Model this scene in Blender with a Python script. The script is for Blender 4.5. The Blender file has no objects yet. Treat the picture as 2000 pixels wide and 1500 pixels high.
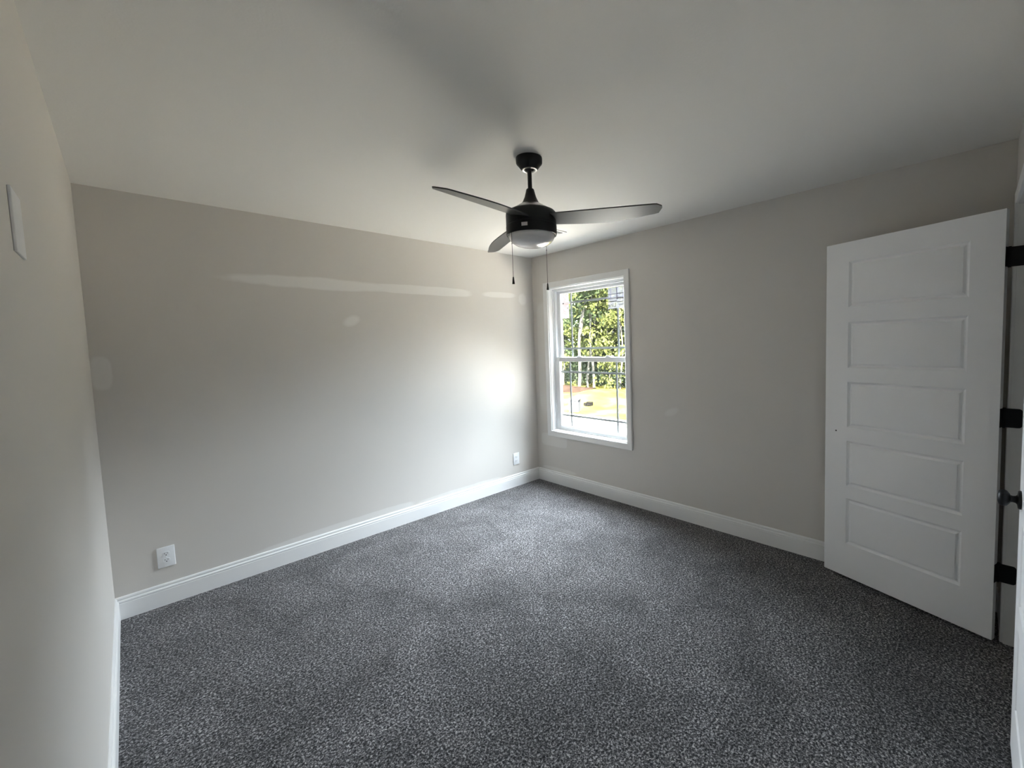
import bpy, bmesh, math, random
from mathutils import Vector, Matrix, noise
S = bpy.context.scene
COL = S.collection
rnd = random.Random(7)

# ------------------------------------------------------------------ camera
F_PX, PPX, PPY = 828.77, 1107.99, 726.58            # focal length and principal point, in pixels of 2000x1500
AZ, PITCH, ROLL = 0.7665, -0.0662, -0.0319
cd = bpy.data.cameras.new('camera'); cam = bpy.data.objects.new('camera', cd); COL.objects.link(cam)
cd.sensor_fit = 'HORIZONTAL'; cd.sensor_width = 36.0
cd.lens = F_PX * 36.0 / 2000.0
cd.shift_x = -(PPX - 1000.0) / 2000.0
cd.shift_y = (PPY - 750.0) / 2000.0
cd.clip_start = 0.02; cd.clip_end = 200
_d = Vector((math.cos(PITCH) * math.cos(AZ), math.cos(PITCH) * math.sin(AZ), math.sin(PITCH)))
_r = _d.cross(Vector((0, 0, 1))).normalized(); _u = _r.cross(_d)
_c, _s = math.cos(ROLL), math.sin(ROLL)
R_ = _c * _r + _s * _u; U_ = -_s * _r + _c * _u
M = Matrix((R_, U_, -_d)).transposed().to_4x4()
M.translation = Vector((-3.1417, -3.5163, 1.5019))
cam.matrix_world = M
S.camera = cam

# ------------------------------------------------------------------ light
SKY, SUN, EXPO = 41.0, 270.0, 1.09
S.view_settings.view_transform = 'Standard'; S.view_settings.look = 'None'
S.view_settings.gamma = 1.0; S.view_settings.use_curve_mapping = False
S.view_settings.exposure = EXPO
w = bpy.data.worlds.new('world'); S.world = w; w.use_nodes = True
bg = w.node_tree.nodes['Background']
bg.inputs['Color'].default_value = (0.82, 0.895, 1.0, 1); bg.inputs['Strength'].default_value = SKY
sd = bpy.data.lights.new('sun', 'SUN'); sd.energy = SUN; sd.angle = math.radians(0.6); sd.color = (1, 0.93, 0.86)
sun = bpy.data.objects.new('sun', sd); COL.objects.link(sun)
sun.location = (-4, -6, 12)
sun.rotation_euler = Vector((0.38, 0.42, -0.82)).to_track_quat('-Z', 'Y').to_euler()
pd = bpy.data.lights.new('window_daylight_portal', 'AREA'); pd.shape = 'RECTANGLE'; pd.size = 1.54; pd.size_y = 1.02
pd.cycles.is_portal = True
po = bpy.data.objects.new('window_daylight_portal', pd); COL.objects.link(po)
po.location = (0.17, -0.74, 1.332); po.rotation_euler = (0, math.radians(90), 0)
cy = S.cycles
cy.max_bounces = 14; cy.diffuse_bounces = 10; cy.glossy_bounces = 4; cy.transparent_max_bounces = 16
cy.transmission_bounces = 6; cy.sample_clamp_indirect = 12.0; cy.use_denoising = True
cy.caustics_reflective = False; cy.caustics_refractive = False

# ------------------------------------------------------------------ dimensions
H, W, L = 2.447, 3.278, 3.648                        # ceiling height, room from x=-W to 0, from y=-L to 0
WY0, WY1, WZ0, WZ1 = -0.25, -1.226, 0.582, 2.082      # clear opening of the window

# ------------------------------------------------------------------ helpers
def tag(o, label=None, cat=None, group=None, kind=None):
    if label: o['label'] = label
    if cat: o['category'] = cat
    if group: o['group'] = group
    if kind: o['kind'] = kind
    return o
def empty(name, loc, rotz=0.0):
    o = bpy.data.objects.new(name, None); COL.objects.link(o)
    o.location = loc; o.rotation_euler = (0, 0, rotz); o.empty_display_size = 0.1
    return o
def obj(name, bm, mat, parent=None, loc=None, smooth=None):
    bmesh.ops.recalc_face_normals(bm, faces=bm.faces[:])
    me = bpy.data.meshes.new(name)
    bm.to_mesh(me); bm.free()
    for m in (mat if isinstance(mat, (list, tuple)) else [mat]): me.materials.append(m)
    if smooth is not None:
        me.polygons.foreach_set('use_smooth', [True] * len(me.polygons))
        if smooth < 180: me.set_sharp_from_angle(angle=math.radians(smooth))
    o = bpy.data.objects.new(name, me); COL.objects.link(o)
    if parent: o.parent = parent
    if loc is not None: o.location = loc
    return o
def box(bm, x0, x1, y0, y1, z0, z1, bev=0.0, seg=2, mat=0):
    t = bmesh.new()
    bmesh.ops.create_cube(t, size=1.0)
    for v in t.verts:
        v.co = Vector(((x0 + x1) / 2 + v.co.x * (x1 - x0), (y0 + y1) / 2 + v.co.y * (y1 - y0), (z0 + z1) / 2 + v.co.z * (z1 - z0)))
    if bev: bmesh.ops.bevel(t, geom=t.edges[:], offset=bev, segments=seg, affect='EDGES', profile=0.5)
    return merge(bm, t, mat)
def merge(bm, t, mat=0):
    vm = {}
    for v in t.verts: vm[v] = bm.verts.new(v.co)
    for f in t.faces:
        try:
            nf = bm.faces.new([vm[v] for v in f.verts]); nf.material_index = mat
        except ValueError: pass
    t.free(); return list(vm.values())
def lathe(bm, prof, n=48, axis='z', origin=(0, 0, 0), mat=0, close=True):
    """prof: (radius, height) pairs; a zero radius makes a pole."""
    rings = []; O = Vector(origin)
    def P(r, h, a):
        c, s = r * math.cos(a), r * math.sin(a)
        return O + (Vector((c, s, h)) if axis == 'z' else Vector((c, h, s)) if axis == 'y' else Vector((h, c, s)))
    for r, h in prof:
        if r < 1e-6: rings.append([bm.verts.new(P(0, h, 0))])
        else: rings.append([bm.verts.new(P(r, h, 2 * math.pi * k / n)) for k in range(n)])
    for A, B in zip(rings, rings[1:]):
        for k in range(n):
            k2 = (k + 1) % n
            a = [A[0]] if len(A) == 1 else [A[k], A[k2]]
            b = [B[0]] if len(B) == 1 else [B[k2], B[k]]
            vs = a + b
            if len(vs) >= 3:
                f = bm.faces.new(vs); f.material_index = mat
    return rings
def tube(bm, pts, radii, n=8, mat=0):
    pts = [Vector(p) for p in pts]; rings = []
    for i, p in enumerate(pts):
        t = (pts[min(i + 1, len(pts) - 1)] - pts[max(i - 1, 0)]).normalized()
        a = t.cross(Vector((0.31, 0.95, 0.11)) if abs(t.y) < 0.9 else Vector((1, 0, 0))).normalized(); b = t.cross(a)
        r = radii[i] if isinstance(radii, (list, tuple)) else radii
        rings.append([bm.verts.new(p + r * (a * math.cos(2 * math.pi * k / n) + b * math.sin(2 * math.pi * k / n))) for k in range(n)])
    for A, B in zip(rings, rings[1:]):
        for k in range(n):
            f = bm.faces.new((A[k], A[(k + 1) % n], B[(k + 1) % n], B[k])); f.material_index = mat
    for Rg in (rings[0][::-1], rings[-1]):
        f = bm.faces.new(Rg); f.material_index = mat
def prism(bm, prof, p0, p1, out, cap=True):
    """sweeps a profile [(offset along out, z)] straight from p0 to p1."""
    p0, p1, out = Vector(p0), Vector(p1), Vector(out)
    A = [bm.verts.new(p0 + out * a + Vector((0, 0, z))) for a, z in prof]
    B = [bm.verts.new(p1 + out * a + Vector((0, 0, z))) for a, z in prof]
    n = len(prof)
    for k in range(n):
        bm.faces.new((A[k], A[(k + 1) % n], B[(k + 1) % n], B[k]))
    if cap: bm.faces.new(A); bm.faces.new(B[::-1])

# ------------------------------------------------------------------ materials
def mat(name, color, rough=0.5, metal=0.0, spec=0.5, bump=None, vary=None, coat=0.0):
    m = bpy.data.materials.new(name); m.use_nodes = True
    nt = m.node_tree; b = nt.nodes['Principled BSDF']
    b.inputs['Base Color'].default_value = (*color, 1); b.inputs['Roughness'].default_value = rough
    b.inputs['Metallic'].default_value = metal; b.inputs['Specular IOR Level'].default_value = spec
    b.inputs['Coat Weight'].default_value = coat
    tc = nt.nodes.new('ShaderNodeTexCoord')
    if vary:                                              # (scale, amount): faint uneven tone
        n = nt.nodes.new('ShaderNodeTexNoise'); n.inputs['Scale'].default_value = vary[0]; n.inputs['Detail'].default_value = 4
        nt.links.new(tc.outputs['Object'], n.inputs['Vector'])
        mx = nt.nodes.new('ShaderNodeMix'); mx.data_type = 'RGBA'
        mx.inputs[6].default_value = (*[c * (1 - vary[1]) for c in color], 1); mx.inputs[7].default_value = (*[min(1, c * (1 + vary[1])) for c in color], 1)
        nt.links.new(n.outputs['Fac'], mx.inputs[0]); nt.links.new(mx.outputs[2], b.inputs['Base Color'])
    if bump:                                              # (scale, strength, distance)
        n = nt.nodes.new('ShaderNodeTexNoise'); n.inputs['Scale'].default_value = bump[0]; n.inputs['Detail'].default_value = 3
        nt.links.new(tc.outputs['Object'], n.inputs['Vector'])
        bp = nt.nodes.new('ShaderNodeBump'); bp.inputs['Strength'].default_value = bump[1]; bp.inputs['Distance'].default_value = bump[2]
        nt.links.new(n.outputs['Fac'], bp.inputs['Height']); nt.links.new(bp.outputs['Normal'], b.inputs['Normal'])
    return m
WALLC = (0.635, 0.607, 0.574)
def wall_mat(name, patches, axis):
    """greige wall paint; patches: touched-up paint marks (u, z, half width, half height, amount, edge) with ragged edges,
    u along the wall (x of the back wall, y of the side wall)."""
    m = mat(name, WALLC, 0.62, spec=0.35, bump=(160, 0.12, 0.002))
    nt = m.node_tree; b = nt.nodes['Principled BSDF']; N = nt.nodes.new; K = nt.links.new
    tc = N('ShaderNodeTexCoord'); sx = N('ShaderNodeSeparateXYZ'); K(tc.outputs['Object'], sx.inputs[0])
    ns = N('ShaderNodeTexNoise'); ns.inputs['Scale'].default_value = 6.0; ns.inputs['Detail'].default_value = 6
    K(tc.outputs['Object'], ns.inputs['Vector'])
    def math_(op, a, bb, clamp=False):
        n = N('ShaderNodeMath'); n.operation = op; n.use_clamp = clamp
        for i, v in enumerate((a, bb)):
            if isinstance(v, (int, float)): n.inputs[i].default_value = v
            else: K(v, n.inputs[i])
        return n.outputs[0]
    total = None
    U = sx.outputs[axis]; Z = sx.outputs[2]
    for u0, z0, hu, hz, amt, soft, tilt, sq in patches:
        du = math_('SUBTRACT', U, u0)
        dz = math_('SUBTRACT', math_('SUBTRACT', Z, z0), math_('MULTIPLY', du, tilt))
        a = math_('POWER', math_('ABSOLUTE', math_('DIVIDE', du, hu), 0), sq); c = math_('POWER', math_('ABSOLUTE', math_('DIVIDE', dz, hz), 0), sq)
        r = math_('ADD', math_('ADD', a, c), math_('MULTIPLY', math_('SUBTRACT', ns.outputs['Fac'], 0.5), 1.1))
        mk = math_('MULTIPLY', math_('DIVIDE', math_('SUBTRACT', 1.0, r), soft, True), amt)
        mk = math_('MULTIPLY', mk, 1.55)
        total = mk if total is None else math_('MAXIMUM', total, mk)
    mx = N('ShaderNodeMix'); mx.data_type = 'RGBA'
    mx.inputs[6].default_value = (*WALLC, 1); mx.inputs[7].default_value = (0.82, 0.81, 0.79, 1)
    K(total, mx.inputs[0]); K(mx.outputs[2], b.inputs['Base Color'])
    return m
M_wall = mat('wall_paint_greige', WALLC, 0.62, spec=0.35, bump=(160, 0.12, 0.002))
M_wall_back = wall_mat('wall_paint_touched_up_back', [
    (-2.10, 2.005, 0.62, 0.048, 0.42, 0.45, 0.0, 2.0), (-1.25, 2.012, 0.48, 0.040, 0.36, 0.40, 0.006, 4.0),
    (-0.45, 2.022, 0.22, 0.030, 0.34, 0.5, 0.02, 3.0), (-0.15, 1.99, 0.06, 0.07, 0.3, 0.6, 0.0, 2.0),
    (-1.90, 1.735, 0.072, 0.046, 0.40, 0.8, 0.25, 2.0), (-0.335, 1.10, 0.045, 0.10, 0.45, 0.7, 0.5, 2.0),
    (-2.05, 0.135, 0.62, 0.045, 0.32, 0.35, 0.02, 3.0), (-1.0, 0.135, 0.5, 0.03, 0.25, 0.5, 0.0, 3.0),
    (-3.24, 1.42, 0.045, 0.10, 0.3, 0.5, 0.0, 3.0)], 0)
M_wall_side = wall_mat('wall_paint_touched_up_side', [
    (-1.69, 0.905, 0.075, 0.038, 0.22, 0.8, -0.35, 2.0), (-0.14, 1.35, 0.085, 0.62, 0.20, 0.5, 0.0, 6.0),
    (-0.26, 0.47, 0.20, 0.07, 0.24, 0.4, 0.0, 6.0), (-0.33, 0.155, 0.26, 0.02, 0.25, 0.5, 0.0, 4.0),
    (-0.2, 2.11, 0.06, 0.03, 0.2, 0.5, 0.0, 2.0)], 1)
M_ceil = mat('ceiling_flat_white', (0.80, 0.79, 0.765), 0.9, spec=0.1, bump=(110, 0.18, 0.003))
M_trim = mat('trim_semigloss_white', (0.80, 0.80, 0.80), 0.32, bump=(40, 0.03, 0.002))
M_door = mat('door_white_eggshell', (0.895, 0.90, 0.915), 0.42, bump=(240, 0.10, 0.001))
M_vinyl = mat('white_vinyl', (0.80, 0.81, 0.82), 0.35)
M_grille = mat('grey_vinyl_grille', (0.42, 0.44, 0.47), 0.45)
M_black = mat('matte_black_metal', (0.008, 0.008, 0.009), 0.42, spec=0.3)
M_blade = mat('satin_black_blade', (0.035, 0.034, 0.033), 0.30, spec=0.6, vary=(9, 0.15))
M_nickel = mat('brushed_nickel', (0.62, 0.61, 0.59), 0.28, metal=1.0)
M_chain = mat('dark_chain_metal', (0.10, 0.095, 0.09), 0.4, metal=0.8)
M_bell = mat('dark_bronze_bell', (0.030, 0.026, 0.022), 0.35, metal=0.3)
M_plate = mat('white_plastic', (0.82, 0.83, 0.85), 0.3)
M_slot = mat('dark_slot', (0.02, 0.02, 0.02), 0.6)
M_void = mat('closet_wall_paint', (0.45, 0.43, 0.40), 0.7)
def sheet_mat(name, col, through):                       # thin sheet lit from both sides
    m = bpy.data.materials.new(name); m.use_nodes = True; nt = m.node_tree; nt.nodes.clear()
    o = nt.nodes.new('ShaderNodeOutputMaterial'); d = nt.nodes.new('ShaderNodeBsdfDiffuse'); t = nt.nodes.new('ShaderNodeBsdfTranslucent'); ad = nt.nodes.new('ShaderNodeAddShader')
    d.inputs[0].default_value = (*col, 1); t.inputs[0].default_value = (*[c * through for c in col], 1)
    nt.links.new(d.outputs[0], ad.inputs[0]); nt.links.new(t.outputs[0], ad.inputs[1]); nt.links.new(ad.outputs[0], o.inputs[0]); return m
M_paper = sheet_mat('sticker_paper', (0.78, 0.73, 0.73), 0.20)
M_ink = mat('sticker_ink_black', (0.03, 0.03, 0.035), 0.6)
M_inkred = mat('sticker_ink_red', (0.45, 0.20, 0.20), 0.6)
M_inkpurple = mat('sticker_ink_purple', (0.22, 0.20, 0.32), 0.6)
def film_mat(name, col, alpha):
    m = mat(name, col, 0.5); nt = m.node_tree; b = nt.nodes['Principled BSDF']
    b.inputs['Alpha'].default_value = alpha
    return m
M_film = film_mat('sticker_clear_film', (0.60, 0.59, 0.63), 0.42)
def dome_mat():
    m = mat('frosted_dome', (0.74, 0.73, 0.73), 0.16, spec=0.6, coat=0.4); return m
M_dome = dome_mat()
def glass_mat():
    m = bpy.data.materials.new('window_glass'); m.use_nodes = True; nt = m.node_tree; nt.nodes.clear()
    o = nt.nodes.new('ShaderNodeOutputMaterial'); t = nt.nodes.new('ShaderNodeBsdfTransparent'); g = nt.nodes.new('ShaderNodeBsdfGlossy')
    ge = nt.nodes.new('ShaderNodeNewGeometry'); dt = nt.nodes.new('ShaderNodeVectorMath'); dt.operation = 'DOT_PRODUCT'
    nt.links.new(ge.outputs['Incoming'], dt.inputs[0]); nt.links.new(ge.outputs['Normal'], dt.inputs[1])
    def mth(op, a, b):
        n = nt.nodes.new('ShaderNodeMath'); n.operation = op
        for i, v in enumerate((a, b)):
            if isinstance(v, float): n.inputs[i].default_value = v
            else: nt.links.new(v, n.inputs[i])
        return n.outputs[0]
    c1 = mth('SUBTRACT', 1.0, mth('ABSOLUTE', dt.outputs['Value'], 0.0))
    fr = mth('ADD', 0.04, mth('MULTIPLY', 0.96, mth('POWER', c1, 5.0)))   # reflection of a thin sheet at this slant
    mx = nt.nodes.new('ShaderNodeMixShader'); g.inputs['Roughness'].default_value = 0.02
    t.inputs['Color'].default_value = (0.93, 0.95, 0.94, 1)
    nt.links.new(fr, mx.inputs[0]); nt.links.new(t.outputs[0], mx.inputs[1]); nt.links.new(g.outputs[0], mx.inputs[2])
    nt.links.new(mx.outputs[0], o.inputs[0]); return m
M_glass = glass_mat()
def carpet_mat():
    m = bpy.data.materials.new('carpet_charcoal_twist'); m.use_nodes = True; nt = m.node_tree; N = nt.nodes.new; K = nt.links.new
    b = nt.nodes['Principled BSDF']; b.inputs['Roughness'].default_value = 0.95; b.inputs['Specular IOR Level'].default_value = 0.1
    b.inputs['Sheen Weight'].default_value = 0.12; b.inputs['Sheen Roughness'].default_value = 0.5
    tc = N('ShaderNodeTexCoord')
    wn = N('ShaderNodeTexNoise'); wn.inputs['Scale'].default_value = 60; K(tc.outputs['Object'], wn.inputs['Vector'])
    n1 = N('ShaderNodeTexNoise'); n1.inputs['Scale'].default_value = 120; n1.inputs['Detail'].default_value = 3; n1.inputs['Roughness'].default_value = 0.7
    n1.inputs['Distortion'].default_value = 0.6
    K(tc.outputs['Object'], n1.inputs['Vector'])
    cr = N('ShaderNodeValToRGB'); e = cr.color_ramp.elements
    e[0].position = 0.40; e[0].color = (0.012, 0.012, 0.014, 1); e[1].position = 0.64; e[1].color = (0.50, 0.48, 0.485, 1)
    x = cr.color_ramp.elements.new(0.52); x.color = (0.105, 0.102, 0.106, 1)
    K(n1.outputs['Fac'], cr.inputs[0])
    n2 = N('ShaderNodeTexNoise'); n2.inputs['Scale'].default_value = 2.3; n2.inputs['Detail'].default_value = 7; n2.inputs['Roughness'].default_value = 0.62
    n2.inputs['Distortion'].default_value = 0.8
    K(tc.outputs['Object'], n2.inputs['Vector'])
    mr = N('ShaderNodeMapRange'); mr.inputs[1].default_value = 0.3; mr.inputs[2].default_value = 0.7; mr.inputs[3].default_value = 0.56; mr.inputs[4].default_value = 1.24
    K(n2.outputs['Fac'], mr.inputs[0])
    mx = N('ShaderNodeMix'); mx.data_type = 'RGBA'; mx.blend_type = 'MULTIPLY'; mx.inputs[0].default_value = 1.0
    K(cr.outputs[0], mx.inputs[6]); K(mr.outputs[0], mx.inputs[7]); K(mx.outputs[2], b.inputs['Base Color'])
    bp = N('ShaderNodeBump'); bp.inputs['Strength'].default_value = 1.0; bp.inputs['Distance'].default_value = 0.008
    K(n1.outputs['Fac'], bp.inputs['Height']); K(bp.outputs['Normal'], b.inputs['Normal'])
    return m
M_carpet = carpet_mat()
def ground_mat(name, c0, c1, c2, scale):
    m = mat(name, c0, 0.95, spec=0.0); nt = m.node_tree; N = nt.nodes.new; K = nt.links.new; b = nt.nodes['Principled BSDF']
    tc = N('ShaderNodeTexCoord'); n = N('ShaderNodeTexNoise'); n.inputs['Scale'].default_value = scale; n.inputs['Detail'].default_value = 8
    K(tc.outputs['Object'], n.inputs['Vector'])
    cr = N('ShaderNodeValToRGB'); e = cr.color_ramp.elements; e[0].position = 0.36; e[0].color = (*c0, 1); e[1].position = 0.64; e[1].color = (*c2, 1)
    x = e.new(0.5); x.color = (*c1, 1); K(n.outputs['Fac'], cr.inputs[0]); K(cr.outputs[0], b.inputs['Base Color'])
    return m
M_grass = ground_mat('dry_yellow_grass', (0.0160, 0.0150, 0.0026), (0.0205, 0.0178, 0.0042), (0.0260, 0.0215, 0.0075), 1.3)
M_gravel = ground_mat('pale_gravel', (0.085, 0.078, 0.068), (0.105, 0.097, 0.085), (0.125, 0.116, 0.103), 4.0)
M_soil = ground_mat('red_brown_soil', (0.0042, 0.0027, 0.0020), (0.0052, 0.0034, 0.0025), (0.0062, 0.0042, 0.0032), 5.0)
M_bark = mat('pale_bark', (0.024, 0.022, 0.018), 0.9, spec=0.0, vary=(14, 0.35))
def leaf_mat(name, col):
    m = bpy.data.materials.new(name); m.use_nodes = True; nt = m.node_tree; N = nt.nodes.new; K = nt.links.new
    nt.nodes.clear(); o = N('ShaderNodeOutputMaterial'); d = N('ShaderNodeBsdfDiffuse'); t = N('ShaderNodeBsdfTranslucent'); mx = N('ShaderNodeMixShader')
    g = N('ShaderNodeTexNoise'); g.inputs['Scale'].default_value = 1.7; tc = N('ShaderNodeTexCoord'); K(tc.outputs['Object'], g.inputs['Vector'])
    c = N('ShaderNodeMix'); c.data_type = 'RGBA'; c.inputs[6].default_value = (*[v * 0.6 for v in col], 1); c.inputs[7].default_value = (*[v * 1.5 for v in col], 1)
    K(g.outputs['Fac'], c.inputs[0]); K(c.outputs[2], d.inputs[0]); K(c.outputs[2], t.inputs[0]); mx.inputs[0].default_value = 0.4
    K(d.outputs[0], mx.inputs[1]); K(t.outputs[0], mx.inputs[2]); K(mx.outputs[0], o.inputs[0]); return m
M_leaf = leaf_mat('leaf_green', (0.0120, 0.0160, 0.0075))
M_leafy = leaf_mat('leaf_yellow_green', (0.023, 0.0255, 0.0080))
M_leafd = leaf_mat('leaf_deep_green', (0.0092, 0.0125, 0.0072))
M_paleplastic = mat('pale_weathered_plastic', (0.020, 0.020, 0.021), 0.6, spec=0.0)
M_scrap = mat('dark_scrap', (0.0022, 0.002, 0.0017), 0.8, spec=0.0)

# ================================================================== the room
def struct(name, bm, m, label, parent=None, **k):
    o = obj(name, bm, m, parent, **k)
    if parent is None: tag(o, label, name.split('_')[0], kind='structure')
    return o
bm = bmesh.new(); box(bm, -W - 0.12, 0.0, -L - 0.85, 0.0, -0.10, 0.0)
floor = struct('floor', bm, M_carpet, 'charcoal grey speckled twist pile carpet covering the whole floor')
bm = bmesh.new(); box(bm, -W - 0.12, 0.14, -L - 0.95, 0.14, H, H + 0.12)
struct('ceiling', bm, M_ceil, 'flat off-white ceiling around the black fan')
bm = bmesh.new(); box(bm, -W - 0.12, 0.14, 0.0, 0.14, -0.1, H)
struct('wall_back', bm, M_wall_back, 'long greige wall with a pale horizontal touch-up stripe')
bm = bmesh.new()
hy0, hy1, hz0, hz1 = WY0 + 0.012, WY1 - 0.012, WZ0 - 0.012, WZ1 + 0.012
box(bm, 0, 0.14, hy0, 0.0, -0.1, H); box(bm, 0, 0.14, -L - 0.95, hy1, -0.1, H)
box(bm, 0, 0.14, hy1, hy0, -0.1, hz0); box(bm, 0, 0.14, hy1, hy0, hz1, H)
struct('wall_right', bm, M_wall_side, 'greige wall holding the window, behind the open white door')
bm = bmesh.new(); box(bm, -W - 0.12, -W, -L - 0.12, 0.0, -0.1, H)
struct('wall_left', bm, M_wall, 'greige wall along the left edge with a blank white plate')
# the wall with the double closet doors (seen at a grazing angle at the right edge)
JX0, JX1, JZ = -0.322, -1.830, 2.062                 # inner faces of the closet jambs, underside of the head jamb
bm = bmesh.new()
box(bm, JX0 + 0.02, 0.0, -L - 0.115, -L, 0.0, H); box(bm, -W, JX1 - 0.02, -L - 0.115, -L, 0.0, H)
box(bm, JX1 - 0.02, JX0 + 0.02, -L - 0.115, -L, JZ + 0.02, H)
struct('wall_front', bm, M_wall, 'greige wall around the closet opening at the right edge')
bm = bmesh.new(); box(bm, -2.3, 0.0, -L - 0.85, -L - 0.75, 0.0, H); box(bm, -2.4, -2.3, -L - 0.75, -L - 0.115, 0.0, H)
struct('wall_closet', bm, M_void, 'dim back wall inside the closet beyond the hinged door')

BASE = [(0, 0), (.0145, 0), (.0145, .093), (.0125, .0955), (.0125, .097), (.0145, .099), (.0145, .105), (.0125, .109), (.0085, .111), (.0070, .1125),
        (.0070, .1145), (.0088, .1165), (.0092, .123), (.007, .129), (.002, .132), (0, .132)]
def baseboard(name, p0, p1, out, label):
    bm = bmesh.new(); prism(bm, BASE, p0, p1, out); return struct(name, bm, M_trim, label)
baseboard('baseboard_back', (-W, 0, 0), (0, 0, 0), (0, -1, 0), 'white moulded baseboard under the wall with the stripe')
baseboard('baseboard_right', (0, -.0145, 0), (0, -L + .0145, 0), (-1, 0, 0), 'white moulded baseboard under the window')
baseboard('baseboard_left', (-W, -.0145, 0), (-W, -L + .0145, 0), (1, 0, 0), 'white moulded baseboard at the foot of the left wall')
baseboard('baseboard_front', (JX0 + 0.066, -L, 0), (-.0145, -L, 0), (0, 1, 0), 'short white baseboard behind the open closet door')

# closet casing and jambs
bm = bmesh.new()
cw = 0.058
box(bm, JX0 + 0.006, JX0 + 0.006 + cw, -L, -L + .016, 0, JZ + .006 + cw, .003)
box(bm, JX1 - 0.006 - cw, JX1 - 0.006, -L, -L + .016, 0, JZ + .006 + cw, .003)
box(bm, JX1 - 0.006, JX0 + 0.006, -L, -L + .016, JZ + .006, JZ + .006 + cw, .003)
struct('trim_1', bm, M_trim, 'white casing around the double closet doorway')
bm = bmesh.new()
box(bm, JX0, JX0 + .02, -L - .115, -L + .004, 0.0, JZ + .02); box(bm, JX1 - .02, JX1, -L - .115, -L + .004, 0.0, JZ + .02)
box(bm, JX1, JX0, -L - .115, -L + .004, JZ, JZ + .02)
box(bm, JX0 - .010, JX0, -L - .075, -L - .040, 0.0, JZ, .002)
struct('trim_2', bm, M_trim, 'white jamb lining of the closet doorway with hinges on it')

# ------------------------------------------------------------------ five-panel doors
PZ = [(0.209, 0.492), (0.571, 0.848), (0.931, 1.207), (1.290, 1.562), (1.650, 1.918)]
def door_slab(w, h, t, px0, px1, panels):
    """slab from x=0..w, thickness y=0..-t, with moulded recessed panels on both faces."""
    bm = bmesh.new()
    for side in (0, 1):
        y0 = 0.0 if side == 0 else -t; sg = -1 if side == 0 else 1
        xs = [0, px0, px1, w]; zs = [0]
        for a, b in panels: zs += [a, b]
        zs.append(h)
        def q(x0, x1, z0, z1):
            bm.faces.new([bm.verts.new((x, y0, z)) for x, z in ((x0, z0), (x1, z0), (x1, z1), (x0, z1))])
        for i in range(3):
            for j in range(len(zs) - 1):
                if i == 1 and j % 2 == 1:
                    rings = []
                    for ins, dep in ((0, 0), (.0012, .0012), (.0105, .0105), (.013, .0110), (.0155, .0104), (.0250, .0024), (.0275, .0020)):
                        rings.append([bm.verts.new((x, y0 + sg * dep, z)) for x, z in ((px0 + ins, zs[j] + ins), (px1 - ins, zs[j] + ins), (px1 - ins, zs[j + 1] - ins), (px0 + ins, zs[j + 1] - ins))])
                    for A, B in zip(rings, rings[1:]):
                        for k in range(4): bm.faces.new((A[k], A[(k + 1) % 4], B[(k + 1) % 4], B[k]))
                    bm.faces.new(rings[-1])
                else: q(xs[i], xs[i + 1], zs[j], zs[j + 1])
    for (x0, z0), (x1, z1) in (((0, 0), (w, 0)), ((w, 0), (w, h)), ((w, h), (0, h)), ((0, h), (0, 0))):
        bm.faces.new([bm.verts.new(c) for c in ((x0, 0, z0), (x1, 0, z1), (x1, -t, z1), (x0, -t, z0))])
    bmesh.ops.remove_doubles(bm, verts=bm.verts[:], dist=1e-5)
    return bm
DW = 0.796
ang = 1.2651
HX, HY = -0.3545, -3.6052                            # visible corner of the hinge edge
# local x runs from the hinge edge to the free edge; local +y is the visible (closet) face
d1 = obj('door_1', door_slab(DW, 2.032, .035, 0.122, 0.668, PZ), M_door, smooth=25)
d1.location = (HX, HY, 0.015); d1.rotation_euler = (0, 0, ang)
tag(d1, 'white five-panel closet door standing open in front of the window wall', 'door', kind='structure')
bm = bmesh.new(); lathe(bm, [(0, .0006), (.0032, .0006), (.0042, .0012), (.0048, 0.0)], 16, 'y')
o = obj('screw_hole', bm, M_chain, d1, loc=(0.731, 0.0, 0.901)); o['label'] = 'small dark screw hole near the free edge of the door'
for zc in (0.346, 1.093, 1.833):                       # butt hinges: leaf on the door edge, leaf on the jamb, knuckle
    bm = bmesh.new()
    box(bm, -.0022, .0002, -.040, -.001, zc - .0445, zc + .0445, .001, 1)
    hz = obj('hinge', bm, M_black, d1, loc=(0, 0, -0.015)); hz['label'] = 'black butt hinge'
    inv = d1.matrix_basis.inverted() if False else (Matrix.Translation((HX, HY, 0.015)) @ Matrix.Rotation(ang, 4, 'Z')).inverted()
    bm = bmesh.new()
    t = bmesh.new()
    zz0, zz1 = zc - .0445, zc + .0445
    # leaf on the jamb with two rounded corners
    pts = []
    y_in, y_out, rr = -3.616, -3.680, .012
    for (cx_, cz_, a0) in ((y_out + rr, zz1 - rr, 90), (y_out + rr, zz0 + rr, 180)):
        for k in range(7):
            a = math.radians(a0 + 90 * k / 6); pts.append((cx_ + rr * math.cos(a), cz_ + rr * math.sin(a)))
    pts += [(y_in, zz0), (y_in, zz1)]
    for X in (JX0 - .0022, JX0 + .0003): pass
    A = [t.verts.new((JX0 - .0022, y, z)) for y, z in pts]; B = [t.verts.new((JX0 - .0001, y, z)) for y, z in pts]
    t.faces.new(A); t.faces.new(B[::-1])
    for k in range(len(pts)): t.faces.new((A[k], A[(k + 1) % len(pts)], B[(k + 1) % len(pts)], B[k]))
    tube(t, [(-.3205, -3.6205, zz0 - .003), (-.3205, -3.6205, zz1 + .003)], .0062, 14)
    for v in t.verts: v.co = inv @ v.co
    merge(bm, t)
    obj('jamb_leaf', bm, M_black, hz, loc=(0, 0, 0.015))
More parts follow.
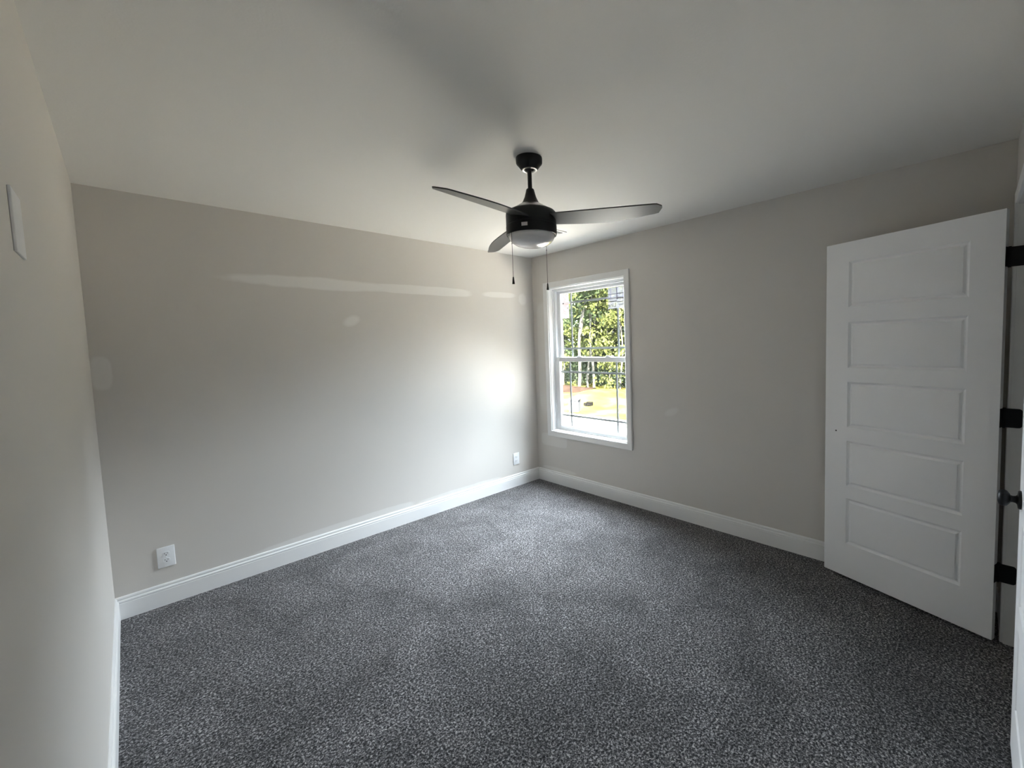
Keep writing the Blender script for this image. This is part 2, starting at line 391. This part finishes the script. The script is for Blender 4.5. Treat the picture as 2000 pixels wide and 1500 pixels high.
# right leaf, closed
DX, DY = -1.03, -3.6402
d2 = obj('door_2', door_slab(0.788, 2.032, .035, 0.122, 0.668, PZ), M_door, smooth=25)
d2.location = (DX, DY, 0.014); d2.rotation_euler = (0, 0, math.pi)
for v in d2.data.vertices: v.co.y = -(v.co.y + .035) + .035   # keep the face plane at local y = 0, body behind it
d2.data.flip_normals()
tag(d2, 'closed white closet door with a black knob at the right edge', 'door', kind='structure')
bm = bmesh.new()
KP = [(0, 0.0), (.031, 0.0), (.0315, .004), (.029, .008), (.016, .010), (.012, .014), (.0105, .020), (.012, .025), (.019, .029), (.0255, .034), (.0285, .041), (.0275, .048), (.022, .054), (.012, .057), (0, .0575)]
lathe(bm, [(r, -h) for r, h in KP], 32, 'y')
o = obj('door_knob', bm, M_black, d2, loc=(0.062, 0.0, 0.915), smooth=40); o['label'] = 'black round door knob'

# ------------------------------------------------------------------ window
win = empty('window_1', (0.0, (WY0 + WY1) / 2, WZ0)); tag(win, 'white double-hung window with prairie grilles looking onto trees', 'window', kind='structure')
wy = win.location.y; wz = win.location.z
def wb(bm, x0, x1, y0, y1, z0, z1, bev=0.0): return box(bm, x0, x1, min(y0, y1) - wy, max(y0, y1) - wy, z0 - wz, z1 - wz, bev)
cw = 0.058
oy0, oy1, oz0, oz1 = WY0 + .008, WY1 - .008, WZ0 - .008, WZ1 + .008      # inner edge of the casing
def mitre(bm, rings):
    """closed mitred frame: rings = list of (x, inset); rectangle grows outward with inset."""
    R = []
    for x, e in rings:
        R.append([bm.verts.new((x, y - wy, z - wz)) for y, z in ((oy0 + e, oz0 - e), (oy1 - e, oz0 - e), (oy1 - e, oz1 + e), (oy0 + e, oz1 + e))])
    for A, B in zip(R, R[1:] + R[:1]):
        for k in range(4): bm.faces.new((A[k], A[(k + 1) % 4], B[(k + 1) % 4], B[k]))
bm = bmesh.new(); mitre(bm, [(0.0, 0), (-.011, 0), (-.014, .004), (-.015, .020), (-.018, .046), (-.018, cw - .003), (-.015, cw), (0.0, cw)])
obj('casing', bm, M_trim, win)
# jamb extension (reveal)
bm = bmesh.new()
wb(bm, 0.0, .062, WY0, WY0 + .012, WZ0 - .012, WZ1 + .012); wb(bm, 0.0, .062, WY1 - .012, WY1, WZ0 - .012, WZ1 + .012)
wb(bm, 0.0, .062, WY1, WY0, WZ0 - .012, WZ0); wb(bm, 0.0, .062, WY1, WY0, WZ1, WZ1 + .012)
obj('jamb_lining', bm, M_trim, win)
# vinyl master frame
bm = bmesh.new(); fw = .030
wb(bm, .062, .140, WY0 - fw, WY0 + .012, WZ0 - .012, WZ1 + .012, .002); wb(bm, .062, .140, WY1 - .012, WY1 + fw, WZ0 - .012, WZ1 + .012, .002)
wb(bm, .062, .140, WY1 + fw, WY0 - fw, WZ0 - .012, WZ0 + .022, .002); wb(bm, .062, .140, WY1 + fw, WY0 - fw, WZ1 - .024, WZ1 + .012, .002)
wb(bm, .054, .064, WY0 - .012, WY0, WZ0, WZ1, .001); wb(bm, .054, .064, WY1, WY1 + .012, WZ0, WZ1, .001)
wb(bm, .054, .064, WY1 + .012, WY0 - .012, WZ1 - .012, WZ1, .001)
obj('window_frame', bm, M_vinyl, win)
SY0, SY1 = WY0 - .026, WY1 + .026
def sash(name, x0, x1, z0, z1, gy0, gy1, gz0, gz1, vy, hz_):
    bm = bmesh.new()
    wb(bm, x0, x1, SY0, gy0, z0, z1, .003); wb(bm, x0, x1, gy1, SY1, z0, z1, .003)
    wb(bm, x0, x1, gy0, gy1, z0, gz0, .003); wb(bm, x0, x1, gy0, gy1, gz1, z1, .003)
    s = obj(name, bm, M_vinyl, win)
    bm = bmesh.new(); xm = (x0 + x1) / 2
    wb(bm, xm - .002, xm + .002, gy0, gy1, gz0, gz1); obj('pane', bm, M_glass, s)
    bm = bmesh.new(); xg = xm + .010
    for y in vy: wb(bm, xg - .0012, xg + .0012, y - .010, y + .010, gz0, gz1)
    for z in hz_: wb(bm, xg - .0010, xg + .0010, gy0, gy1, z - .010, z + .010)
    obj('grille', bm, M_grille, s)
    return s
GY0, GY1 = -.318, -1.176
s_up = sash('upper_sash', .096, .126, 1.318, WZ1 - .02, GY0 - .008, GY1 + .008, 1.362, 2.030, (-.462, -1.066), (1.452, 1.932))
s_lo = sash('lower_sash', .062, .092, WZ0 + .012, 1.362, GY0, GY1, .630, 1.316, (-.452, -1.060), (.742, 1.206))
for y in (-.606, -.976):
    bm = bmesh.new(); wb(bm, .060, .094, y - .030, y + .030, 1.362, 1.368, .002); wb(bm, .058, .078, y - .016, y + .022, 1.368, 1.377, .003)
    obj('sash_lock', bm, M_vinyl, s_lo)
# manufacturer's stickers on the upper pane (seen from behind, so mirrored)
XS = .1135
bm = bmesh.new(); wb(bm, XS, XS + .0004, -.342, -.434, 1.772, 2.022)
st = obj('paper_sticker', bm, M_paper, s_up); st['label'] = 'white printed paper sticker in the upper left pane'
bm = bmesh.new()
for k, z in enumerate((2.008, 1.996, 1.984, 1.972, 1.962, 1.952, 1.912, 1.902, 1.862, 1.850, 1.838, 1.822, 1.810, 1.798, 1.786)):
    e = rnd.uniform(.0, .03); wb(bm, XS - .0006, XS - .0001, -.350 - e * .4, -.426 + e, z - .0016, z + .0016)
obj('print_lines', bm, M_inkred, st)
bm = bmesh.new()
wb(bm, XS - .0006, XS - .0001, -.346, -.362, 1.922, 1.934); wb(bm, XS - .0006, XS - .0001, -.350, -.424, 1.890, 1.8925); wb(bm, XS - .0006, XS - .0001, -.408, -.424, 1.872, 1.880)
wb(bm, XS - .0006, XS - .0001, -.346, -.354, 1.828, 1.834)
obj('print_blocks', bm, M_ink, st)
bm = bmesh.new(); wb(bm, XS, XS + .0004, -.958, -1.160, 1.824, 2.024)
st = obj('film_sticker', bm, M_film, s_up); st['label'] = 'translucent window sticker with a grid drawing and mirrored lettering'
bm = bmesh.new()
for y, t in ((-.992, .0035), (-1.063, .0045), (-1.136, .003)): wb(bm, XS - .0006, XS - .0001, y - t, y + t, 1.905, 2.014)
for z, t in ((1.960, .0025), (2.010, .0018), (1.925, .002)): wb(bm, XS - .0005, XS - .0001, -.966, -1.155, z - t, z + t)
obj('grid_drawing', bm, M_inkpurple, st)
bm = bmesh.new()
for y0, y1, z, t in ((-.962, -1.062, 1.892, .0035), (-1.064, -1.158, 1.918, .003), (-1.064, -1.158, 1.884, .003), (-1.064, -1.158, 1.962, .0025)):
    wb(bm, XS - .0007, XS - .0001, y0, y1, z - t, z + t)
wb(bm, XS - .0007, XS - .0001, -.969, -.975, 2.004, 2.010)
obj('black_bars', bm, M_ink, st)
def lettering(text, size, y_left, z_base, parent):
    cu = bpy.data.curves.new('lettering', 'FONT'); cu.body = text; cu.size = size; cu.extrude = .00015; cu.resolution_u = 3
    to = bpy.data.objects.new('lettering_curve', cu); COL.objects.link(to)
    dg = bpy.context.evaluated_depsgraph_get(); me = bpy.data.meshes.new_from_object(to.evaluated_get(dg))
    bpy.data.objects.remove(to, do_unlink=True)
    # reads from outside (from +x): text x axis runs along +y, so from inside it is mirrored
    for v in me.vertices:
        x, y, z = v.co; v.co = (XS - .0005 + z, y_left + x - wy, z_base + y - wz)
    me.materials.append(M_ink)
    o = bpy.data.objects.new('lettering', me); COL.objects.link(o); o.parent = parent
    return o
lettering('Line', .058, -1.052, 1.838, st)
lettering('Silver', .036, -1.158, 1.848, st)

# ------------------------------------------------------------------ ceiling fan
FX, FY = -1.654, -1.862
fan = empty('ceiling_fan', (FX, FY, H)); tag(fan, 'black three-blade ceiling fan with a frosted dome light and two pull chains', 'ceiling fan')
def fp(z): return z - H
bm = bmesh.new()
lathe(bm, [(0, 0), (.066, 0), (.067, -.006), (.066, -.026), (.062, -.032), (.056, -.038), (.046, -.052), (.041, -.058), (0.036, -.058)], 48)
obj('canopy', bm, M_black, fan, smooth=35)
bm = bmesh.new(); lathe(bm, [(.038, -.056), (.038, -.0605), (.030, -.0615), (.026, -.058), (.0255, -.050)], 40)
o = obj('canopy_ring', bm, M_nickel, fan, smooth=50); o['label'] = 'bright metal ring under the canopy'
bm = bmesh.new(); lathe(bm, [(0, -.045), (.022, -.045), (.024, -.052), (.019, -.062), (.0108, -.066), (.0108, -.165), (0, -.165)], 24)
obj('downrod', bm, M_black, fan, smooth=40)
bm = bmesh.new()
lathe(bm, [(.0, fp(2.294)), (.017, fp(2.294)), (.020, fp(2.291)), (.023, fp(2.278)), (.030, fp(2.252)), (.041, fp(2.228)), (.052, fp(2.216)), (0, fp(2.214))], 48)
obj('coupling_cover', bm, M_black, fan, smooth=35)
bm = bmesh.new(); lathe(bm, [(.048, fp(2.2175)), (.056, fp(2.2155)), (.075, fp(2.2035)), (.096, fp(2.191)), (.099, fp(2.186)), (.05, fp(2.184))], 48)
o = obj('trim_collar', bm, M_nickel, fan, smooth=50); o['label'] = 'bright metal collar above the motor'
bm = bmesh.new()
lathe(bm, [(0, fp(2.187)), (.098, fp(2.187)), (.110, fp(2.1835)), (.121, fp(2.178)), (.127, fp(2.171)), (.1285, fp(2.160)), (.1285, fp(2.112)), (.1270, fp(2.110)), (.1270, fp(2.107)), (.1290, fp(2.105)), (.1290, fp(2.064)), (.1275, fp(2.060)), (.122, fp(2.060)), (.120, fp(2.066)), (0, fp(2.066))], 72)
motor = obj('motor_housing', bm, M_black, fan, smooth=35)
bm = bmesh.new()
lathe(bm, [(.116, fp(2.066)), (.1185, fp(2.060)), (.1175, fp(2.052)), (.112, fp(2.040)), (.100, fp(2.026)), (.082, fp(2.0145)), (.058, fp(2.0065)), (.030, fp(2.0025)), (0, fp(2.0015))], 72)
o = obj('dome_light', bm, M_dome, fan, smooth=180); o['label'] = 'frosted white glass dome'
def blade(angle, pitch, zroot, ztip):
    bm = bmesh.new(); n = 28; R0, R1 = .105, .660
    top, bot = [], []
    for i in range(n + 1):
        s = i / n; r = R0 + (R1 - R0) * s
        lead = .045 + .014 * s                 # straighter edge
        trail = -.060 - .016 * math.sin(math.pi * min(1, s * 1.15)) + .046 * max(0, (s - .45) / .55) ** 1.7
        if s > .94:                                               # rounded tip
            k = (s - .94) / .06; q = 1 - math.sqrt(max(0, 1 - k * k)) * 1.0
            mid = (lead + trail) / 2 + .012; lead = lead + (mid - lead) * q * .82; trail = trail + (mid - trail) * q * .82
        z = zroot + (ztip - zroot) * s - H
        row = []
        for j in range(7):
            u = j / 6; y = trail + (lead - trail) * u
            row.append((r, y, z))
        top.append(row)
    tp = math.tan(pitch); T = .0055
    def vert(p, dz):
        r, y, z = p; y = -y; zz = z - y * tp + dz
        ca, sa = math.cos(angle), math.sin(angle)
        return bm.verts.new((r * ca - y * sa, r * sa + y * ca, zz))
    A = [[vert(p, T / 2) for p in row] for row in top]; B = [[vert(p, -T / 2) for p in row] for row in top]
    for i in range(n):
        for j in range(6):
            bm.faces.new((A[i][j], A[i + 1][j], A[i + 1][j + 1], A[i][j + 1])); bm.faces.new((B[i][j], B[i][j + 1], B[i + 1][j + 1], B[i + 1][j]))
        for j in (0, 6): bm.faces.new((A[i][j], B[i][j], B[i + 1][j], A[i + 1][j]))
    for i in (0, n):
        for j in range(6): bm.faces.new((A[i][j], A[i][j + 1], B[i][j + 1], B[i][j]))
    return obj('blade', bm, M_blade, fan, smooth=40)
for a, zr, zt in ((-64.5, 2.138, 2.106), (73, 2.138, 2.108), (197.5, 2.138, 2.100)):
    blade(math.radians(a), math.radians(13), zr, zt)
# slots and small white label on the housing
va = math.atan2(-3.5163 - FY, -3.1417 - FX)            # direction of the doorway corner seen from the fan
la = va + math.radians(-15)
def curved_patch(r, a0, a1, z0, z1, th):
    bm = bmesh.new(); n = 8; rows = []
    for k in range(n + 1):
        a = a0 + (a1 - a0) * k / n; c, s = math.cos(a), math.sin(a)
        rows.append([bm.verts.new((rr * c, rr * s, z)) for rr, z in ((r, z0), (r + th, z0), (r + th, z1), (r, z1))])
    for A, B in zip(rows, rows[1:]):
        for k in range(4): bm.faces.new((A[k], A[(k + 1) % 4], B[(k + 1) % 4], B[k]))
    bm.faces.new(rows[0]); bm.faces.new(rows[-1][::-1]); return bm
o = obj('rating_label', curved_patch(.1288, la - .118, la + .118, fp(2.079), fp(2.096), .0008), M_paper, motor); o['label'] = 'small pale rating label on the black housing'
def chain(dx, dy, ztop, zbot):
    bm = bmesh.new(); zt, zb = fp(ztop), fp(zbot)
    tube(bm, [(dx, dy, zt), (dx, dy, zb + .034)], .0011, 8)
    n = int((zt - zb - .034) / .0065)
    for k in range(n):
        t = bmesh.new(); bmesh.ops.create_icosphere(t, subdivisions=1, radius=.0017)
        for v in t.verts: v.co += Vector((dx, dy, zt - k * .0065))
        merge(bm, t)
    t = bmesh.new(); bmesh.ops.create_icosphere(t, subdivisions=2, radius=.0028)
    for v in t.verts: v.co += Vector((dx, dy, zt - .058))
    merge(bm, t)
    c = obj('pull_chain', bm, M_chain, fan, smooth=60)
    bm = bmesh.new(); lathe(bm, [(0, zb + .036), (.0022, zb + .036), (.0036, zb + .032), (.0058, zb + .010), (.0066, zb + .002), (.0062, zb), (0, zb)], 20, origin=(dx, dy, 0))
    obj('pull_bell', bm, M_bell, c, smooth=40)
rv = Vector((0.693, -0.720)); nv = Vector((-0.72, -0.69))
p = rv * -.094 + nv * .076; chain(p.x, p.y, 2.064, 1.808)
p = rv * .069 + nv * -.095; chain(p.x, p.y, 2.064, 1.795)

# ------------------------------------------------------------------ outlets, plates, vent
def outlet(x, z, label):
    r = empty('wall_outlet', (x, 0.0, z)); tag(r, label, 'outlet', 'duplex outlets in the wall with the stripe')
    bm = bmesh.new(); box(bm, -.040, .040, -.0065, 0, -.0625, .0625, .003, 3); pl = obj('cover_plate', bm, M_plate, r, smooth=40)
    for s in (-1, 1):
        bm = bmesh.new(); pts = []
        for k in range(40):
            a = 2 * math.pi * k / 40; pts.append((max(-.0165, min(.0165, .0185 * math.cos(a))), s * .0195 + .0145 * math.sin(a)))
        A = [bm.verts.new((u, -.0062, v)) for u, v in pts]; B = [bm.verts.new((u * .97, -.0092, s * .0195 + (v - s * .0195) * .97)) for u, v in pts]
        bm.faces.new(B)
        for k in range(40): bm.faces.new((A[k], A[(k + 1) % 40], B[(k + 1) % 40], B[k]))
        rc = obj('receptacle', bm, M_plate, r)
        bm = bmesh.new(); zc = s * .0195
        box(bm, -.0075, -.0055, -.0096, -.0088, zc - .001, zc + .0075); box(bm, .0055, .0075, -.0096, -.0088, zc, zc + .0070)
        t = bmesh.new(); lathe(t, [(0, -.0096), (.0028, -.0096), (.0028, -.0088)], 14, 'y', (0, 0, zc - .0072)); merge(bm, t)
        o = obj('slots', bm, M_slot, rc)
    bm = bmesh.new(); lathe(bm, [(0, -.0085), (.002, -.0083), (.0034, -.0068), (.0034, -.006)], 18, 'y'); obj('screw', bm, M_plate, r)
outlet(-3.0525, .2915, 'white duplex outlet at the left end of the wall with the stripe')
outlet(-.322, .2945, 'white duplex outlet near the corner beside the window')
bm = bmesh.new(); box(bm, -W, -W + .0052, -2.152, -2.040, 1.718, 1.846, .0018, 3)
o = obj('blank_plate', bm, M_plate, smooth=40); tag(o, 'blank white rectangular plate high on the left wall', 'wall plate')
vent = empty('ceiling_vent', (-.66, -.925, H)); tag(vent, 'white ceiling air register partly hidden behind the fan', 'vent')
bm = bmesh.new(); vx, vy_ = .178, .078
for x0, x1, y0, y1 in ((-vx, vx, -vy_, -vy_ + .026), (-vx, vx, vy_ - .026, vy_), (-vx, -vx + .026, -vy_ + .026, vy_ - .026), (vx - .026, vx, -vy_ + .026, vy_ - .026)):
    box(bm, x0, x1, y0, y1, -.007, 0, .002)
obj('register_frame', bm, M_trim, vent)
for k in range(6):
    bm = bmesh.new(); y = -.044 + k * .0176
    t = bmesh.new(); box(t, -vx + .026, vx - .026, -.009, .009, -.001, .001)
    for v in t.verts: v.co = Matrix.Rotation(math.radians(38 if k < 3 else -38), 3, 'X') @ v.co + Vector((0, y, -.007))
    merge(bm, t); obj('louver', bm, M_trim, vent)

# ================================================================== outside the window
GZ = -0.6
def terrain(name, x0, x1, y0, y1, n, hfun, m, label, cat):
    bm = bmesh.new(); nx = n; ny = int(n * (y1 - y0) / (x1 - x0))
    V = [[bm.verts.new((x0 + (x1 - x0) * i / nx, y0 + (y1 - y0) * j / ny, hfun(x0 + (x1 - x0) * i / nx, y0 + (y1 - y0) * j / ny))) for j in range(ny + 1)] for i in range(nx + 1)]
    for i in range(nx):
        for j in range(ny): bm.faces.new((V[i][j], V[i + 1][j], V[i + 1][j + 1], V[i][j + 1]))
    o = obj(name, bm, m, smooth=180); tag(o, label, cat, kind='structure'); return o
def hill(x, y):
    h = GZ + .05 * noise.noise(Vector((x * .5, y * .5, 0)))
    h += .34 * math.exp(-(((x - 9.3) / 1.5) ** 2 + ((y - 6.9) / 1.1) ** 2))
    h += .5 * max(0, min(1, (x - 10.5) / 6))
    return h
terrain('grass_ground', 6.0, 40, -22, 42, 90, hill, M_grass, 'sunlit yellow grass and dirt outside the window', 'ground')
terrain('gravel_ground', .14, 6.02, -22, 42, 20, lambda x, y: GZ + .01, M_gravel, 'pale sunlit gravel below the window', 'ground')
bm = bmesh.new(); N_ = 40; rows = []
for k in range(N_ + 1):
    t = k / N_; y = 8.0 + t * 6.5; x = 10.4 - .05 * (y - 8); z = hill(x, y); hh = .30 * math.sin(math.pi * min(1, .08 + t * .9)) ** .6 + .03 * noise.noise(Vector((y * 3, 0, 0)))
    rows.append([bm.verts.new(c) for c in ((x - .45, y, z - .03), (x - .18, y, z + hh * .8), (x + .1, y, z + hh), (x + .5, y, z - .03))])
for A, B in zip(rows, rows[1:]):
    for k in range(3): bm.faces.new((A[k], B[k], B[k + 1], A[k + 1]))
o = obj('soil_berm', bm, M_soil, smooth=180); tag(o, 'low red-brown bank of soil at the foot of the trees', 'soil bank', kind='structure')

def leaf_cloud(bm, c, rad, n, size, mat=0):
    c = Vector(c)
    for _ in range(n):
        while True:
            p = Vector((rnd.uniform(-1, 1), rnd.uniform(-1, 1), rnd.uniform(-1, 1)))
            if .25 < p.length < 1: break
        q = c + Vector((p.x * rad[0], p.y * rad[1], p.z * rad[2]))
        nrm = Vector((rnd.gauss(0, 1), rnd.gauss(0, 1), rnd.gauss(.5, 1))).normalized()
        a = nrm.orthogonal().normalized(); a.rotate(Matrix.Rotation(rnd.uniform(0, 6.28), 3, nrm)); b = nrm.cross(a)
        s = size * rnd.uniform(.6, 1.3)
        vs = [bm.verts.new(q + a * s * u + b * s * .55 * v) for u, v in ((-1, 0), (0, -1), (1, 0), (0, 1))]
        f = bm.faces.new(vs); f.material_index = mat
def trunk_mesh(h, r, lean, fork=False):
    bm = bmesh.new(); n = 9; ph = rnd.uniform(0, 6)
    pts = [(lean[0] * (k / n) ** 1.3 + .05 * math.sin(ph + k), lean[1] * (k / n) ** 1.3 + .05 * math.cos(ph + k * 1.3), h * k / n - .15) for k in range(n + 1)]
    tube(bm, pts, [r * (1 - .7 * k / n) for k in range(n + 1)], 8)
    if fork:
        b = Vector(pts[3]); q = [b + Vector((0, -.10 * k, .48 * k)) + Vector((.03 * math.sin(k), .04 * k * k * -.1, 0)) for k in range(7)]
        tube(bm, q, [r * .62 * (1 - .1 * k) for k in range(7)], 7)
    for k in range(5):
        i = rnd.randint(4, 8); b = Vector(pts[i]); a = rnd.uniform(0, 6.28); l = rnd.uniform(.5, 1.1)
        tube(bm, [b, b + Vector((math.cos(a) * l * .5, math.sin(a) * l * .5, l * .5)), b + Vector((math.cos(a) * l, math.sin(a) * l, l * .8))], [r * .3, r * .2, r * .08], 5)
    return bm, pts
def make_tree(x, y, h, r, lean, crown, mleaf, label, group, fork=False, dens=1.0, low=.35):
    t = empty('tree', (x, y, hill(x, y))); tag(t, label, 'tree', group)
    bm, pts = trunk_mesh(h, r, lean, fork); obj('trunk', bm, M_bark, t, smooth=60)
    bm = bmesh.new()
    for k in range(crown):
        s = low + (1.05 - low) * (k + rnd.random()) / crown; i = min(len(pts) - 1, int(s * (len(pts) - 1))); b = Vector(pts[i])
        sp = (1.25 - .6 * s) * h * .17
        c = b + Vector((rnd.uniform(-1, 1) * sp, rnd.uniform(-1, 1) * sp, rnd.uniform(-.3, .3)))
        rr = rnd.uniform(.45, .85) * h / 6
        leaf_cloud(bm, c, (rr, rr, rr * .6), int(75 * dens), .085 * h / 6 + .02)
    obj('foliage', bm, mleaf, t)
    return t
def copy_tree(o, loc, rz, sc, label=None, group=None):
    c = o.copy(); COL.objects.link(c); c.location = loc; c.rotation_euler = (0, 0, rz); c.scale = (sc, sc, sc)
    if label: c['label'] = label
    if group: c['group'] = group
    for ch in list(o.children):
        d = ch.copy(); COL.objects.link(d); d.parent = c
    return c
# the pale trunks that show through the left half of the window
make_tree(10.9, 9.35, 6.5, .085, (-.1, -.9), 16, M_leaf, 'slender tree with two pale trunks leaning right, left of the window view', 'pale trunked trees at the wood edge', True, .8, .62)
make_tree(11.2, 9.0, 5.6, .06, (.2, -.3), 12, M_leaf, 'slender pale-trunked tree just right of the leaning twin trunks', 'pale trunked trees at the wood edge', True, .8, .6)
make_tree(11.0, 8.55, 6.0, .065, (.1, .15), 14, M_leafy, 'upright pale-trunked tree in the middle of the window view', 'pale trunked trees at the wood edge', False, .9, .55)
make_tree(11.4, 7.9, 4.6, .05, (.2, .2), 16, M_leafy, 'bright yellow-green young tree behind the grassy mound', 'pale trunked trees at the wood edge', False, 1.3, .25)
make_tree(11.3, 7.25, 4.9, .05, (.1, -.1), 18, M_leafy, 'leafy yellow-green tree at the right side of the window view', 'pale trunked trees at the wood edge', False, 1.3, .12)
make_tree(11.0, 10.3, 4.8, .05, (.1, .2), 16, M_leafy, 'leafy tree at the left edge of the window view', 'pale trunked trees at the wood edge', False, 1.2, .15)
tA = make_tree(13.5, 8.6, 6.2, .09, (.3, .1), 34, M_leafd, 'dense green tree of the wood behind the pale trunks', 'dense trees of the wood', False, 1.7, .04)
tB = make_tree(14.0, 11.4, 6.4, .09, (-.2, .3), 34, M_leaf, 'dense green tree of the wood behind the pale trunks', 'dense trees of the wood', False, 1.7, .04)
for k in range(44):
    x = rnd.uniform(13.2, 20); y = -4 + 27 * (k + rnd.random()) / 44
    copy_tree((tA, tB)[k % 2], (x, y, hill(x, y)), rnd.uniform(0, 6.28), rnd.uniform(.8, 1.08))
for k in range(26):                                      # unseen trees added at the side to block low sky, taller further round
    a = math.radians(-78 + 72 * (k + rnd.random()) / 26); q = rnd.uniform(9.5, 13.5)
    x, y = max(3.5, q * math.cos(a)), -1 + q * math.sin(a)
    copy_tree((tA, tB)[k % 2], (x, y, hill(x, y) if x > 6 else GZ), rnd.uniform(0, 6.28), rnd.uniform(.62, .74) + 1.25 * max(0, min(1, (-math.degrees(a) - 24) / 40)),
              'dense unseen tree added beside the plot to block low sky', 'unseen trees added to block low sky')
def shrub(x, y, s, m, label, group):
    t = empty('shrub', (x, y, hill(x, y))); tag(t, label, 'shrub', group)
    bm = bmesh.new()
    for k in range(5): tube(bm, [(0, 0, -.05), (rnd.uniform(-.2, .2) * s, rnd.uniform(-.2, .2) * s, .4 * s), (rnd.uniform(-.4, .4) * s, rnd.uniform(-.4, .4) * s, .8 * s)], [.018, .012, .005], 5)
    obj('stems', bm, M_bark, t)
    bm = bmesh.new()
    for k in range(9): leaf_cloud(bm, (rnd.uniform(-.45, .45) * s, rnd.uniform(-.45, .45) * s, rnd.uniform(.25, .85) * s), (.4 * s, .4 * s, .28 * s), 55, .055)
    obj('foliage', bm, m, t); return t
sA = shrub(11.6, 8.2, .9, M_leafd, 'low green shrub under the trees at the wood edge', 'shrubs under the trees')
for k, y in enumerate((6.4, 7.0, 7.5, 8.75, 9.4, 10.0, 10.7, 11.4, 5.6, 4.8)):
    x = 11.9 + .4 * math.sin(k * 2.1); copy_tree(sA, (x, y, hill(x, y)), k * 1.3, .8 + .3 * math.sin(k) ** 2)
# pale bin-like box and a dark scrap lying in the grass
r = empty('utility_box', (6.35, 5.35, hill(6.35, 5.35) - .01), .5); tag(r, 'pale box standing in the grass outside the window', 'box')
bm = bmesh.new(); box(bm, -.17, .17, -.15, .15, 0, .36, .012); obj('body', bm, M_paleplastic, r)
bm = bmesh.new(); box(bm, -.185, .185, -.165, .165, .355, .40, .012); obj('lid', bm, M_paleplastic, r)
bm = bmesh.new()
for k in range(10):
    a = k * .63; box(bm, .12 * math.cos(a) * rnd.random() - .06, .12 * math.cos(a) + .03, .1 * math.sin(a) - .05, .1 * math.sin(a) + .04, 0, .05 + .08 * rnd.random(), .01, 1)
o = obj('scrap', bm, M_scrap, loc=(7.45, 5.75, hill(7.45, 5.75) - .01)); tag(o, 'dark clump of scrap lying on the yellow grass', 'debris')
